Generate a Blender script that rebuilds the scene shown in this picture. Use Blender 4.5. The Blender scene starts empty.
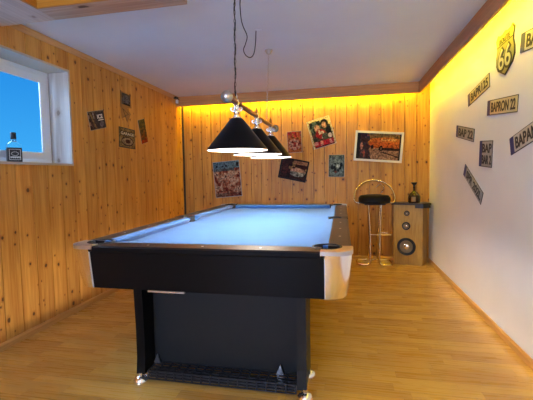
import bpy, bmesh, math, random
from mathutils import Vector, Matrix
PI = math.pi
random.seed(7)
C = bpy.context.scene.collection
SC = bpy.context.scene

# ------------------------------------------------------------------ room size
XL, XR, YB, YF, ZC = -2.339, 1.125, 5.156, -2.6, 2.334

# ------------------------------------------------------------------ helpers
def link(o, parent=None):
    C.objects.link(o)
    if parent: o.parent = parent
    return o
def obj(name, bm, m=None, parent=None, loc=None, smooth=False):
    me = bpy.data.meshes.new(name)
    bmesh.ops.recalc_face_normals(bm, faces=bm.faces[:])
    if smooth:
        for f in bm.faces: f.smooth = True
        for e in bm.edges:
            if len(e.link_faces) == 2 and e.calc_face_angle(0) > math.radians(38): e.smooth = False
    bm.to_mesh(me); bm.free()
    if m:
        for x in (m if isinstance(m, (list, tuple)) else [m]): me.materials.append(x)
    o = bpy.data.objects.new(name, me)
    link(o, parent)
    if loc: o.location = loc
    return o
def tag(o, label=None, cat=None, group=None, kind=None):
    if label: o['label'] = label
    if cat: o['category'] = cat
    if group: o['group'] = group
    if kind: o['kind'] = kind
    return o
def thing(name, label, cat, loc=(0, 0, 0), group=None, kind=None):
    o = bpy.data.objects.new(name, None); link(o); o.location = loc
    o.empty_display_size = .05
    return tag(o, label, cat, group, kind)
def struct(name, bm, m, parent=None, label=None):
    o = obj(name, bm, m, parent)
    if not parent:
        tag(o, label, None, None, 'structure')
    return o
def B(): return bmesh.new()
def box(bm, x0, x1, y0, y1, z0, z1, mi=0, bev=0):
    vs = [bm.verts.new((x, y, z)) for x in (x0, x1) for y in (y0, y1) for z in (z0, z1)]
    fs = []
    for q in ((0, 1, 3, 2), (4, 6, 7, 5), (0, 4, 5, 1), (2, 3, 7, 6), (0, 2, 6, 4), (1, 5, 7, 3)):
        f = bm.faces.new([vs[i] for i in q]); f.material_index = mi; fs.append(f)
    if bev:
        es = list({e for f in fs for e in f.edges})
        bmesh.ops.bevel(bm, geom=es, offset=bev, segments=2, profile=.5, affect='EDGES')
    return vs
def prism(bm, pts, z0, z1, pts2=None, mi=0):
    """loft a plan outline from z0 to z1 (pts2 = outline at z1)"""
    a = [bm.verts.new((x, y, z0)) for x, y in pts]
    b = [bm.verts.new((x, y, z1)) for x, y in (pts2 or pts)]
    n = len(pts); fs = []
    fs.append(bm.faces.new(a[::-1])); fs.append(bm.faces.new(b))
    for i in range(n):
        fs.append(bm.faces.new((a[i], a[(i + 1) % n], b[(i + 1) % n], b[i])))
    for f in fs: f.material_index = mi
    return a + b
def extr(bm, prof, axis, t0, t1, mi=0):
    """extrude a closed 2D profile along x ('x': prof=(y,z)) or along y ('y': prof=(x,z))"""
    def P(p, t): return (t, p[0], p[1]) if axis == 'x' else (p[0], t, p[1])
    a = [bm.verts.new(P(p, t0)) for p in prof]; b = [bm.verts.new(P(p, t1)) for p in prof]
    n = len(prof)
    fs = [bm.faces.new(a), bm.faces.new(b[::-1])]
    for i in range(n): fs.append(bm.faces.new((a[i], b[i], b[(i + 1) % n], a[(i + 1) % n])))
    for f in fs: f.material_index = mi
def lathe(bm, prof, c=(0, 0, 0), seg=24, axis='z', mi=0):
    """prof = [(r, h)...]; r=0 closes"""
    def P(r, h, a):
        u, v = r * math.cos(a), r * math.sin(a)
        if axis == 'z': return (c[0] + u, c[1] + v, c[2] + h)
        if axis == 'y': return (c[0] + u, c[1] + h, c[2] + v)
        return (c[0] + h, c[1] + u, c[2] + v)
    rings = []
    for r, h in prof:
        if r < 1e-6: rings.append([bm.verts.new(P(0, h, 0))])
        else: rings.append([bm.verts.new(P(r, h, 2 * PI * i / seg)) for i in range(seg)])
    for A, Bq in zip(rings, rings[1:]):
        for i in range(seg):
            j = (i + 1) % seg
            if len(A) == 1 and len(Bq) == 1: continue
            if len(A) == 1: f = bm.faces.new((A[0], Bq[i], Bq[j]))
            elif len(Bq) == 1: f = bm.faces.new((A[i], Bq[0], A[j]))
            else: f = bm.faces.new((A[i], A[j], Bq[j], Bq[i]))
            f.material_index = mi
def sphere(bm, c, r, seg=16, n=10, mi=0, sz=1):
    lathe(bm, [(r * math.sin(PI * i / n), -r * sz * math.cos(PI * i / n)) for i in range(n + 1)], c, seg, mi=mi)
def tube(bm, pts, r, seg=10, closed=False, mi=0):
    pts = [Vector(p) for p in pts]; n = len(pts); rings = []
    prev = None
    for i, p in enumerate(pts):
        if closed: t = pts[(i + 1) % n] - pts[i - 1]
        else: t = pts[min(i + 1, n - 1)] - pts[max(i - 1, 0)]
        t.normalize()
        if prev is None:
            u = t.orthogonal().normalized()
        else:
            u = (prev - t * prev.dot(t)).normalized()
        prev = u; v = t.cross(u)
        rr = r[i] if isinstance(r, (list, tuple)) else r
        rings.append([bm.verts.new(p + (u * math.cos(a) + v * math.sin(a)) * rr) for a in [2 * PI * k / seg for k in range(seg)]])
    m = n if closed else n - 1
    for i in range(m):
        A, Q = rings[i], rings[(i + 1) % n]
        for k in range(seg):
            f = bm.faces.new((A[k], A[(k + 1) % seg], Q[(k + 1) % seg], Q[k])); f.material_index = mi
    if not closed:
        bm.faces.new(rings[0][::-1]).material_index = mi; bm.faces.new(rings[-1]).material_index = mi
def smooth_path(pts, k=8, closed=False):
    """Catmull-Rom"""
    P = [Vector(p) for p in pts]; n = len(P); out = []
    rng = range(n) if closed else range(n - 1)
    for i in rng:
        p0 = P[i - 1] if (closed or i > 0) else P[0]
        p1 = P[i]; p2 = P[(i + 1) % n]
        p3 = P[(i + 2) % n] if (closed or i + 2 < n) else P[-1]
        for j in range(k):
            t = j / k
            out.append(.5 * ((2 * p1) + (-p0 + p2) * t + (2 * p0 - 5 * p1 + 4 * p2 - p3) * t * t + (-p0 + 3 * p1 - 3 * p2 + p3) * t ** 3))
    if not closed: out.append(P[-1])
    return out
def round_corners(pts, r, k=5, closed=False):
    P = [Vector(p) for p in pts]; n = len(P); out = []
    for i, p in enumerate(P):
        if not closed and i in (0, n - 1): out.append(p); continue
        a, b = P[i - 1], P[(i + 1) % n]
        da, db = (a - p), (b - p)
        rr = min(r, da.length * .49, db.length * .49)
        s, e = p + da.normalized() * rr, p + db.normalized() * rr
        for j in range(k + 1):
            t = j / k
            out.append((1 - t) ** 2 * s + 2 * t * (1 - t) * p + t * t * e)
    return out
def text_mesh(name, txt, w, h, mat, parent, loc=(0, 0, 0), depth=.001, stretch=True, rot=None, off=.028):
    """letters as a mesh in the local XZ plane, facing -Y, centred on loc"""
    cu = bpy.data.curves.new(name, 'FONT'); cu.body = txt; cu.align_x = 'CENTER'; cu.extrude = depth
    cu.resolution_u = 3; cu.offset = off; cu.space_line = .85
    t = bpy.data.objects.new(name, cu); C.objects.link(t)
    dg = bpy.context.evaluated_depsgraph_get(); dg.update()
    me = bpy.data.meshes.new_from_object(t.evaluated_get(dg))
    bpy.data.objects.remove(t); bpy.data.curves.remove(cu)
    xs = [v.co.x for v in me.vertices]; ys = [v.co.y for v in me.vertices]
    sx = w / (max(xs) - min(xs)); sy = h / (max(ys) - min(ys))
    if not stretch: sx = sy = min(sx, sy)
    mx, my = (max(xs) + min(xs)) / 2, (max(ys) + min(ys)) / 2
    for v in me.vertices:
        x, y, z = v.co
        v.co = ((x - mx) * sx, -z * .02, (y - my) * sy)
    me.materials.clear(); me.materials.append(mat)
    me.name = name
    o = bpy.data.objects.new(name, me); link(o, parent); o.location = loc
    if rot: o.rotation_euler = rot
    return o

# ------------------------------------------------------------------ materials
def mat(name, col, rough=.5, metal=0., spec=.5, coat=0., emis=None, es=0., trans=0., ior=1.45):
    m = bpy.data.materials.new(name); m.use_nodes = True
    b = m.node_tree.nodes['Principled BSDF']
    b.inputs['Base Color'].default_value = (*col, 1)
    b.inputs['Roughness'].default_value = rough
    b.inputs['Metallic'].default_value = metal
    b.inputs['Specular IOR Level'].default_value = spec
    b.inputs['Coat Weight'].default_value = coat
    b.inputs['Transmission Weight'].default_value = trans
    b.inputs['IOR'].default_value = ior
    if emis:
        b.inputs['Emission Color'].default_value = (*emis, 1); b.inputs['Emission Strength'].default_value = es
    return m
class NT:
    def __init__(s, m): s.t = m.node_tree; s.n = s.t.nodes; s.l = s.t.links; s.b = s.n['Principled BSDF']
    def node(s, ty, **k):
        x = s.n.new(ty)
        for a, v in k.items(): setattr(x, a, v)
        return x
    def inp(s, sock, v):
        if hasattr(v, 'is_output'): s.l.new(v, sock)
        else: sock.default_value = v
    def math(s, op, a, b=None, c=None, clamp=False):
        x = s.node('ShaderNodeMath', operation=op); x.use_clamp = clamp
        s.inp(x.inputs[0], a)
        if b is not None: s.inp(x.inputs[1], b)
        if c is not None: s.inp(x.inputs[2], c)
        return x.outputs[0]
    def comb(s, a, b, c=0.):
        x = s.node('ShaderNodeCombineXYZ')
        for i, v in enumerate((a, b, c)): s.inp(x.inputs[i], v)
        return x.outputs[0]
    def mix(s, f, a, b, bt='MIX'):
        x = s.node('ShaderNodeMix', data_type='RGBA', blend_type=bt)
        s.inp(x.inputs[0], f)
        for sock, v in ((x.inputs[6], a), (x.inputs[7], b)):
            if isinstance(v, tuple) and len(v) == 3: v = (*v, 1)
            s.inp(sock, v)
        return x.outputs[2]
    def smooth(s, v, a, b):
        x = s.node('ShaderNodeMapRange', interpolation_type='SMOOTHSTEP')
        s.inp(x.inputs[0], v); x.inputs[1].default_value = a; x.inputs[2].default_value = b
        return x.outputs[0]
    def noise(s, vec, scale, detail=3, rough=.5, dist=0.):
        x = s.node('ShaderNodeTexNoise'); s.l.new(vec, x.inputs['Vector'])
        x.inputs['Scale'].default_value = scale; x.inputs['Detail'].default_value = detail
        x.inputs['Roughness'].default_value = rough; x.inputs['Distortion'].default_value = dist
        return x.outputs[0]

def pine(name, u, v, w=.15, light=(.66, .37, .105), dark=(.46, .205, .045), knot=(.07, .022, .008), dens=9.0, thr=.38, rough=.42, tintrange=.16, u0=0.):
    """knotty softwood boards running along axis v, board width w along axis u"""
    m = mat(name, light, rough, spec=.35); s = NT(m)
    tc = s.node('ShaderNodeTexCoord'); sp = s.node('ShaderNodeSeparateXYZ'); s.l.new(tc.outputs['Object'], sp.inputs[0])
    ax = dict(x=0, y=1, z=2)
    U = s.math('SUBTRACT', sp.outputs[ax[u]], u0); V = sp.outputs[ax[v]]
    idx = s.math('FLOOR', s.math('DIVIDE', U, w))
    wn = s.node('ShaderNodeTexWhiteNoise', noise_dimensions='1D'); s.l.new(idx, wn.inputs['W'])
    rnd = wn.outputs[0]
    V2 = s.math('ADD', V, s.math('MULTIPLY', rnd, 13.7))
    U2 = s.math('ADD', U, s.math('MULTIPLY', rnd, 5.3))
    # knots
    vo = s.node('ShaderNodeTexVoronoi', voronoi_dimensions='2D', feature='F1')
    s.l.new(s.comb(U2, s.math('MULTIPLY', V2, .8)), vo.inputs['Vector']); vo.inputs['Scale'].default_value = dens
    sepc = s.node('ShaderNodeSeparateColor'); s.l.new(vo.outputs['Color'], sepc.inputs[0])
    size = s.math('MULTIPLY', s.math('SUBTRACT', sepc.outputs[0], thr, clamp=True), 1 / (1 - thr))   # 0..1
    rad = s.math('MULTIPLY_ADD', s.math('POWER', size, 3.), .11, .048)
    has = s.math('GREATER_THAN', sepc.outputs[0], thr)
    nz = s.noise(s.comb(U2, V2), 38, 2)
    d = s.math('ADD', vo.outputs['Distance'], s.math('MULTIPLY', s.math('SUBTRACT', nz, .5), .09))
    q = s.math('DIVIDE', d, rad)
    km = s.math('MULTIPLY', s.math('SUBTRACT', 1.0, s.smooth(q, .6, 1.05)), has)
    halo = s.math('MULTIPLY', s.math('SUBTRACT', 1.0, s.smooth(q, .8, 2.6)), has)
    # grain, bent round the knots
    gu = s.math('ADD', U2, s.math('MULTIPLY', halo, .012))
    g = s.noise(s.comb(s.math('MULTIPLY', gu, 62.), s.math('MULTIPLY', V2, 2.2)), 1., 3, .6, .35)
    g2 = s.noise(s.comb(s.math('MULTIPLY', gu, 12.), s.math('MULTIPLY', V2, .9)), 1., 2, .5, .6)
    gg = s.math('ADD', s.math('MULTIPLY', g, .55), s.math('MULTIPLY', g2, .55))
    col = s.mix(s.smooth(gg, .38, .72), light, dark)
    tint = s.math('MULTIPLY_ADD', rnd, tintrange, 1 - tintrange * .6)
    tv = s.node('ShaderNodeVectorMath', operation='SCALE'); s.l.new(col, tv.inputs[0]); s.l.new(tint, tv.inputs['Scale'])
    col = s.mix(s.math('MULTIPLY', halo, .45), tv.outputs[0], (dark[0] * .72, dark[1] * .6, dark[2] * .55))
    col = s.mix(s.math('MULTIPLY', km, .9), col, knot)
    s.l.new(col, s.b.inputs['Base Color'])
    return m

M = {}
GW = .15
M['pine_left'] = pine('pine_left', 'y', 'z', GW, light=(.66, .345, .080), dark=(.46, .19, .034))
M['pine_back'] = pine('pine_back', 'x', 'z', GW, u0=XL, light=(.60, .30, .050), dark=(.42, .17, .022))
M['pine_rear'] = pine('pine_rear', 'x', 'z', .3)
M['daylit_beam_y'] = pine('daylit_beam_y', 'x', 'y', .44, light=(.66, .52, .45), dark=(.5, .36, .3), dens=4, thr=.6, u0=XL, knot=(.3,.18,.14))  # daylight on the undersides put into a paler, greyer wood colour
M['daylit_beam_x'] = pine('daylit_beam_x', 'y', 'x', .30, light=(.58, .40, .30), dark=(.42, .26, .18), dens=4, thr=.6)  # same wood with less of the daylight put into its colour
M['recess_wood'] = pine('recess_wood', 'z', 'x', .4, light=(.60, .26, .03), dark=(.45, .17, .02), dens=3, thr=.7)
M['cornice_x'] = pine('cornice_x', 'z', 'x', .4, light=(.62, .30, .10), dark=(.46, .19, .06), dens=3, thr=.7, rough=.4)
M['cornice_y'] = pine('cornice_y', 'z', 'y', .4, light=(.52, .25, .10), dark=(.38, .16, .06), dens=3, thr=.7, rough=.4)
M['strip_y'] = pine('strip_y', 'z', 'y', .3, light=(.62, .37, .17), dark=(.48, .26, .10), dens=3, thr=.8)
M['strip_x'] = pine('strip_x', 'z', 'x', .3, light=(.62, .37, .17), dark=(.48, .26, .10), dens=3, thr=.8)
M['base_y'] = pine('base_y', 'z', 'y', .3, light=(.66, .36, .11), dark=(.54, .27, .07), dens=2, thr=.9)
M['base_x'] = pine('base_x', 'z', 'x', .3, light=(.66, .36, .11), dark=(.54, .27, .07), dens=2, thr=.9)
M['reveal_x'] = pine('reveal_x', 'z', 'y', 1.2, light=(.60, .52, .44), dark=(.47, .38, .31), dens=4, thr=.6, knot=(.25, .17, .12))
M['reveal_z'] = pine('reveal_z', 'x', 'z', .9, light=(.60, .52, .44), dark=(.47, .38, .31), dens=4, thr=.6, knot=(.25, .17, .12))

def plaster(name, col, bump=.05, sc=60):
    m = mat(name, col, .85, spec=.2); s = NT(m)
    tc = s.node('ShaderNodeTexCoord'); n = s.noise(tc.outputs['Object'], sc, 4, .6)
    n2 = s.noise(tc.outputs['Object'], 1.6, 3, .5)
    s.l.new(s.mix(s.smooth(n2, .3, .7), col, tuple(c * .95 for c in col)), s.b.inputs['Base Color'])
    bp = s.node('ShaderNodeBump'); bp.inputs['Strength'].default_value = bump; bp.inputs['Distance'].default_value = .01
    s.l.new(n, bp.inputs['Height']); s.l.new(bp.outputs[0], s.b.inputs['Normal'])
    return m
M['plaster'] = plaster('white_plaster', (.86, .835, .785), .12, 34)
M['ceiling'] = plaster('ceiling_daylight_tint', (.76, .78, .83), .03)  # blue of the window daylight tinted into the ceiling colour

def parquet():
    m = mat('parquet', (.6, .35, .13), .24, spec=.5, coat=.2); s = NT(m)
    tc = s.node('ShaderNodeTexCoord'); sp = s.node('ShaderNodeSeparateXYZ'); s.l.new(tc.outputs['Object'], sp.inputs[0])
    x, y = sp.outputs[0], sp.outputs[1]
    W = .068
    row = s.math('FLOOR', s.math('DIVIDE', y, W))
    wn = s.node('ShaderNodeTexWhiteNoise', noise_dimensions='1D'); s.l.new(row, wn.inputs['W'])
    xs = s.math('ADD', x, s.math('MULTIPLY', wn.outputs[0], 3.1))
    Ln = .46
    cell = s.math('FLOOR', s.math('DIVIDE', xs, Ln))
    w2 = s.node('ShaderNodeTexWhiteNoise', noise_dimensions='2D'); s.l.new(s.comb(row, cell), w2.inputs['Vector'])
    r = w2.outputs[0]
    g = s.noise(s.comb(s.math('MULTIPLY_ADD', r, 9., s.math('MULTIPLY', xs, 3.)), s.math('MULTIPLY', y, 70.)), 1., 3, .55, .3)
    col = s.mix(r, (.48, .255, .045), (.66, .395, .090))
    col = s.mix(s.math('MULTIPLY', s.smooth(g, .35, .75), .35), col, (.42, .20, .05))
    # joints
    fy = s.math('FRACT', s.math('DIVIDE', y, W)); fx = s.math('FRACT', s.math('DIVIDE', xs, Ln))
    jy = s.math('LESS_THAN', fy, .022); jx = s.math('LESS_THAN', fx, .004)
    f3 = s.math('LESS_THAN', s.math('FRACT', s.math('DIVIDE', y, W * 3)), .012)
    j = s.math('MAXIMUM', s.math('MULTIPLY', s.math('MAXIMUM', jy, jx), .3), s.math('MULTIPLY', f3, .6))
    col = s.mix(j, col, (.20, .09, .03))
    s.l.new(col, s.b.inputs['Base Color'])
    s.l.new(s.math('MULTIPLY_ADD', g, .12, .22), s.b.inputs['Roughness'])
    return m
M['parquet'] = parquet()

M['black_lam'] = mat('black_laminate', (.004, .004, .0045), .3, spec=.15)
M['rail_lam'] = mat('rail_laminate', (.013, .012, .013), .28, spec=.35)
M['slate_lam'] = mat('matte_black_panel', (.0135, .0138, .0130), .5, spec=.25)
M['tray'] = mat('grey_tray', (.05, .054, .058), .5)
M['black_plastic'] = mat('black_plastic', (.012, .012, .013), .4)
M['rubber'] = mat('black_rubber', (.012, .012, .013), .7)
M['chrome'] = mat('chrome', (.92, .91, .90), .16, metal=1)
M['brushed'] = mat('satin_metal', (.62, .60, .58), .3, metal=1)
M['strip_metal'] = mat('pale_metal', (.5, .49, .46), .35, metal=.3)
M['gold_chrome'] = mat('warm_chrome', (.76, .60, .40), .13, metal=1)
M['brass'] = mat('brass', (.78, .52, .2), .2, metal=1)
M['bar_wood'] = mat('dark_red_bar', (.20, .055, .025), .28, coat=.3)
M['shade_out'] = mat('black_enamel', (.003, .003, .004), .4, spec=.15)
M['shade_in'] = mat('white_enamel', (.88, .85, .8), .45)
M['bulb'] = mat('lit_bulb', (1, .9, .75), .4, emis=(1., .86, .68), es=360.)
M['white_dot'] = mat('pearl_inlay', (.8, .8, .78), .3)
M['seat_black'] = mat('black_leatherette', (.008, .007, .007), .5, spec=.2)
M['white_pvc'] = mat('white_window_frame', (.74, .76, .80), .35)
M['glass'] = mat('window_glass', (.95, .98, 1.), .0, trans=1., ior=1.01, spec=.5)
M['clear'] = mat('clear_glass', (.93, .96, .97), .02, trans=1., ior=1.3)
M['dark_glass'] = mat('dark_brown_glass', (.03, .012, .006), .12, spec=.6)
M['gold'] = mat('gold_label', (.22, .13, .04), .4)
M['black_paper'] = mat('black_label', (.012, .012, .013), .5)
M['white_ink'] = mat('white_print', (.75, .75, .73), .5)
M['black_ink'] = mat('black_print', (.02, .018, .016), .5)
M['red_ink'] = mat('red_print', (.5, .03, .04), .5)
M['blue_band'] = mat('blue_band', (.02, .03, .16), .45)
M['plate'] = mat('plate_cream', (.56, .53, .43), .4)
M['plate_yellow'] = mat('plate_yellow', (.55, .50, .28), .4)
M['plate_grey'] = mat('plate_grey', (.36, .35, .31), .45)
M['shield_yellow'] = mat('shield_cream', (.55, .52, .36), .35)
M['shield_olive'] = mat('shield_olive', (.24, .23, .10), .35)
M['frame_white'] = mat('silver_frame', (.62, .60, .52), .35)
M['frame_black'] = mat('black_picture_frame', (.012, .007, .005), .5, spec=.15)
M['tin_edge'] = mat('tin_edge', (.35, .33, .3), .5, metal=.3)
M['dark_trim'] = mat('dark_corner_trim', (.025, .015, .01), .6)
M['cable'] = mat('black_cable', (.01, .01, .011), .5)
M['cone_grey'] = mat('cone_grey', (.20, .14, .08), .5)
M['led'] = mat('led_strip', (1, .8, .1), .5, emis=(1., .62, .02), es=6.)
M['fill_lamp_glass'] = mat('opal_fill_lamp', (.9, .9, .9), .4, emis=(1., .87, .72), es=6.5)
M['dark_board'] = mat('dark_board', (.03, .02, .014), .35)
M['concrete'] = plaster('outside_render', (.35, .42, .48), .1)

def felt():
    m = mat('blue_cloth', (.14, .40, .80), .9, spec=.1); s = NT(m)
    tc = s.node('ShaderNodeTexCoord'); n = s.noise(tc.outputs['Object'], 3.2, 4, .6); n2 = s.noise(tc.outputs['Object'], 420, 2)
    c = s.mix(s.smooth(n, .3, .75), (.031, .118, .345), (.038, .136, .375))
    s.l.new(c, s.b.inputs['Base Color'])
    bp = s.node('ShaderNodeBump'); bp.inputs['Strength'].default_value = .15; bp.inputs['Distance'].default_value = .001
    s.l.new(n2, bp.inputs['Height']); s.l.new(bp.outputs[0], s.b.inputs['Normal'])
    s.b.inputs['Sheen Weight'].default_value = .15
    return m
M['felt'] = felt()

def chip():
    m = mat('oak_veneer', (.42, .24, .08), .5); s = NT(m)
    tc = s.node('ShaderNodeTexCoord'); sp = s.node('ShaderNodeSeparateXYZ'); s.l.new(tc.outputs['Object'], sp.inputs[0])
    n = s.noise(s.comb(s.math('MULTIPLY', sp.outputs[0], 60.), s.math('MULTIPLY', sp.outputs[2], 5.), s.math('MULTIPLY', sp.outputs[1], 60.)), 1., 3, .6)
    s.l.new(s.mix(s.smooth(n, .3, .7), (.46, .27, .055), (.35, .19, .035)), s.b.inputs['Base Color'])
    return m
M['veneer'] = chip()

def painted():
    m = mat('printed_picture', (.5, .5, .5), .5, spec=.12); s = NT(m)
    a = s.node('ShaderNodeVertexColor', layer_name='paint'); s.l.new(a.outputs[0], s.b.inputs['Base Color'])
    return m
M['painted'] = painted()

# ------------------------------------------------------------------ setting
bm = B(); box(bm, XL - .3, XR + .3, YF - .2, YB + .2, -.1, 0)
struct('floor', bm, M['parquet'], label='light wooden strip parquet floor')

def board_wall(bm, u0, u1, zr, place, w=GW, ug=0.):
    """boards with a V groove at each joint. place(u, z, d) -> xyz, d = depth into the wall; zr(uA,uB) -> z ranges"""
    g, dep = .0038, .014
    k = math.floor((u0 - ug) / w)
    cuts = sorted({u0, u1} | {ug + i * w for i in range(k, k + 200) if u0 < ug + i * w < u1} | {c for c in EX if u0 < c < u1})
    for a, b in zip(cuts, cuts[1:]):
        ga = g if abs(round((a - ug) / w) * w + ug - a) < 1e-6 else 0
        gb = g if abs(round((b - ug) / w) * w + ug - b) < 1e-6 else 0
        for z0, z1 in zr((a + b) / 2):
            pr = [(a, dep if ga else 0), (a + ga * .5, dep if ga else 0), (a + ga, 0), (b - gb, 0), (b - gb * .5, dep if gb else 0), (b, dep if gb else 0)]
            va = [bm.verts.new(place(u, z0, d)) for u, d in pr]; vb = [bm.verts.new(place(u, z1, d)) for u, d in pr]
            for i in range(5): bm.faces.new((va[i], va[i + 1], vb[i + 1], vb[i]))
WY0, WY1, WZ0, WZ1 = 1.50, 2.832, 1.322, 2.120
EX = [WY0, WY1]
bm = B()
board_wall(bm, YF, YB, lambda u: [(0, WZ0), (WZ1, ZC)] if WY0 < u < WY1 else [(0, ZC)], lambda u, z, d: (XL - d, u, z))
# solid wall behind the boards
TH = .25
for y0, y1, z0, z1 in ((YF, WY0 - .02, 0, ZC), (WY1 + .02, YB + .2, 0, ZC), (WY0 - .02, WY1 + .02, 0, WZ0 - .02), (WY0 - .02, WY1 + .02, WZ1 + .02, ZC)):
    box(bm, XL - TH, XL - .0141, y0, y1, z0, z1)
struct('wall_left', bm, M['pine_left'], label='knotty pine board wall with the window')
bm = B(); EX = []
board_wall(bm, XL, XR, lambda u: [(0, ZC)], lambda u, z, d: (u, YB + d, z), ug=XL)
box(bm, XL, XR + .2, YB + .0141, YB + .2, 0, ZC)
struct('wall_back', bm, M['pine_back'], label='knotty pine board wall at the far end')
bm = B(); box(bm, XR, XR + .2, YF, YB, 0, ZC)
struct('wall_right', bm, M['plaster'], label='white plastered wall hung with number plates')
W2 = (-2.0, -.5, .95, 2.10)
bm = B()
for x0, x1, z0, z1 in ((XL, W2[0], 0, ZC), (W2[1], XR, 0, ZC), (W2[0], W2[1], 0, W2[2]), (W2[0], W2[1], W2[3], ZC)): box(bm, x0, x1, YF - .2, YF, z0, z1)
struct('wall_rear', bm, M['plaster'], label='white wall behind the viewer')
bm = B()  # rear window added to let in bluish fill, never in view
for x0, x1, z0, z1 in ((W2[0], W2[0] + .06, W2[2], W2[3]), (W2[1] - .06, W2[1], W2[2], W2[3]), (W2[0] + .06, W2[1] - .06, W2[2], W2[2] + .06), (W2[0] + .06, W2[1] - .06, W2[3] - .06, W2[3]), (-1.28, -1.22, W2[2] + .06, W2[3] - .06)):
    box(bm, x0, x1, YF - .14, YF - .08, z0, z1)
struct('fill_window', bm, M['white_pvc'], label='added white framed window behind the viewer, unseen, for daylight fill')

# ceiling with the framed recess top left
RX0, RX1, RY0, RY1, RZ = -1.895, -1.10, -.9, 2.05, 2.60
bm = B()
for x0, x1, y0, y1 in ((XL - .3, RX0, YF - .2, YB + .2), (RX1, XR + .2, YF - .2, YB + .2), (RX0, RX1, YF - .2, RY0), (RX0, RX1, RY1, YB + .2)):
    box(bm, x0, x1, y0, y1, ZC, ZC + .04)
struct('ceiling', bm, M['ceiling'], label='smooth pale ceiling')
bm = B()
q_ = .014; ZL = 2.2705
box(bm, RX0, RX1, RY1 - q_, RY1, ZL, RZ); box(bm, RX0, RX1, RY0, RY0 + q_, ZL, RZ)
box(bm, RX0, RX0 + q_, RY0 + q_, RY1 - q_, ZL, RZ); box(bm, RX1 - q_, RX1, RY0 + q_, RY1 - q_, ZL, RZ)
box(bm, RX0 - .02, RX1 + .02, RY0 - .02, RY1 + .02, RZ, RZ + .02)
struct('trim_1', bm, M['recess_wood'], label='orange wooden lining of the ceiling recess')
BZ = 2.27
bm = B(); box(bm, XL, RX0, -1.1, 2.212, BZ, ZC)
struct('trim_2', bm, M['daylit_beam_y'], label='wide wooden board along the left of the ceiling recess')
bm = B(); box(bm, RX0, -.945, RY1, 2.212, BZ, ZC)
struct('trim_3', bm, M['daylit_beam_x'], label='wooden board across the far side of the ceiling recess')
bm = B(); box(bm, RX1, -.945, -1.1, RY1, BZ, ZC)
struct('trim_4', bm, M['daylit_beam_y'], label='wooden board along the right of the ceiling recess')

# cornice boards that hide the cove light
CY, CX, CZ = YB - .171, XR - .171, ZC - .136
bm = B(); box(bm, XL, CX + .022, CY, CY + .022, CZ, ZC)
struct('trim_5', bm, M['cornice_x'], label='brown cornice board along the back wall')
bm = B(); box(bm, CX, CX + .022, YF, CY, CZ, ZC)
struct('trim_6', bm, M['cornice_y'], label='brown cornice board along the right wall')
bm = B(); extr(bm, [(XL, ZC), (XL + .03, ZC), (XL + .03, ZC - .012), (XL + .012, ZC - .042), (XL, ZC - .042)], 'y', 2.212, CY)
struct('trim_7', bm, M['strip_y'], label='thin wooden strip where left wall meets ceiling')
bm = B(); box(bm, XL, XL + .022, YB - .022, YB, .055, 2.30)
struct('trim_8', bm, M['dark_trim'], label='dark strip up the far left corner')
def skirt(axis, name, m, a0, a1, wall, sgn, lab):
    h, t = .052, .016
    prof = [(wall, 0), (wall + sgn * t, 0), (wall + sgn * t, h * .75), (wall + sgn * t * .4, h), (wall, h)]
    bm = B(); extr(bm, prof, axis, a0, a1); struct(name, bm, m, label=lab)
skirt('y', 'baseboard_left', M['base_y'], YF, YB, XL, 1, 'wooden skirting along left wall')
skirt('y', 'baseboard_right', M['base_y'], YF, YB - .016, XR, -1, 'wooden skirting along the white wall')
skirt('x', 'baseboard_back', M['base_x'], XL + .016, XR - .016, YB, -1, 'wooden skirting along the back wall')

# window in the left wall
win = thing('window_1', 'white framed window in a deep reveal', 'window', ((XL - .2), (WY0 + WY1) / 2, WZ0), kind='structure')
del win['category']
wp = Vector(win.location)
def wb(x0, x1, y0, y1, z0, z1, bm, bev=0): box(bm, x0 - wp.x, x1 - wp.x, y0 - wp.y, y1 - wp.y, z0 - wp.z, z1 - wp.z, bev=bev)
FX0, FX1 = XL - .245, XL - .205
bm = B()
for (y0, y1, z0, z1) in ((WY0, WY1, WZ0, WZ0 + .04), (WY0, WY1, WZ1 - .04, WZ1), (WY0, WY0 + .045, WZ0 + .04, WZ1 - .04), (WY1 - .045, WY1, WZ0 + .04, WZ1 - .04)):
    wb(FX0, FX1, y0, y1, z0, z1, bm, .004)
obj('window_frame', bm, M['white_pvc'], win, smooth=False)
bm = B(); a, b_, c, d = WY0 + .045, WY1 - .045, WZ0 + .035, WZ1 - .04
for (y0, y1, z0, z1) in ((a, b_, c, c + .062), (a, b_, d - .068, d), (a, a + .074, c + .062, d - .068), (b_ - .074, b_, c + .062, d - .068)):
    wb(FX1 + .008, FX1 + .022, y0, y1, z0, z1, bm, .005)
obj('sash', bm, M['white_pvc'], win)
bm = B(); wb(FX1 + .011, FX1 + .014, a + .07, b_ - .07, c + .055, d - .06, bm)
obj('pane', bm, M['glass'], win)
bm = B(); wb(FX1 + .022, FX1 + .034, a + .03, a + .055, 1.66, 1.76, bm, .003); wb(FX1 + .03, FX1 + .045, a + .034, a + .051, 1.58, 1.72, bm, .003)
obj('window_handle', bm, M['white_pvc'], win)
RXW = XL - .20
bm = B(); box(bm, XL - TH, XL + .002, WY1, WY1 + .018, WZ0 - .018, WZ1 + .018)
struct('trim_9', bm, M['reveal_z'], label='pale board lining the right side of the window reveal')
bm = B(); box(bm, XL - TH, XL + .002, WY0 - .018, WY0, WZ0 - .018, WZ1 + .018)
struct('trim_10', bm, M['reveal_z'], label='pale board lining the left side of the window reveal')
bm = B(); box(bm, XL - TH, XL + .002, WY0, WY1, WZ1, WZ1 + .018)
struct('trim_11', bm, M['reveal_x'], label='pale board lining the top of the window reveal')
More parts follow.
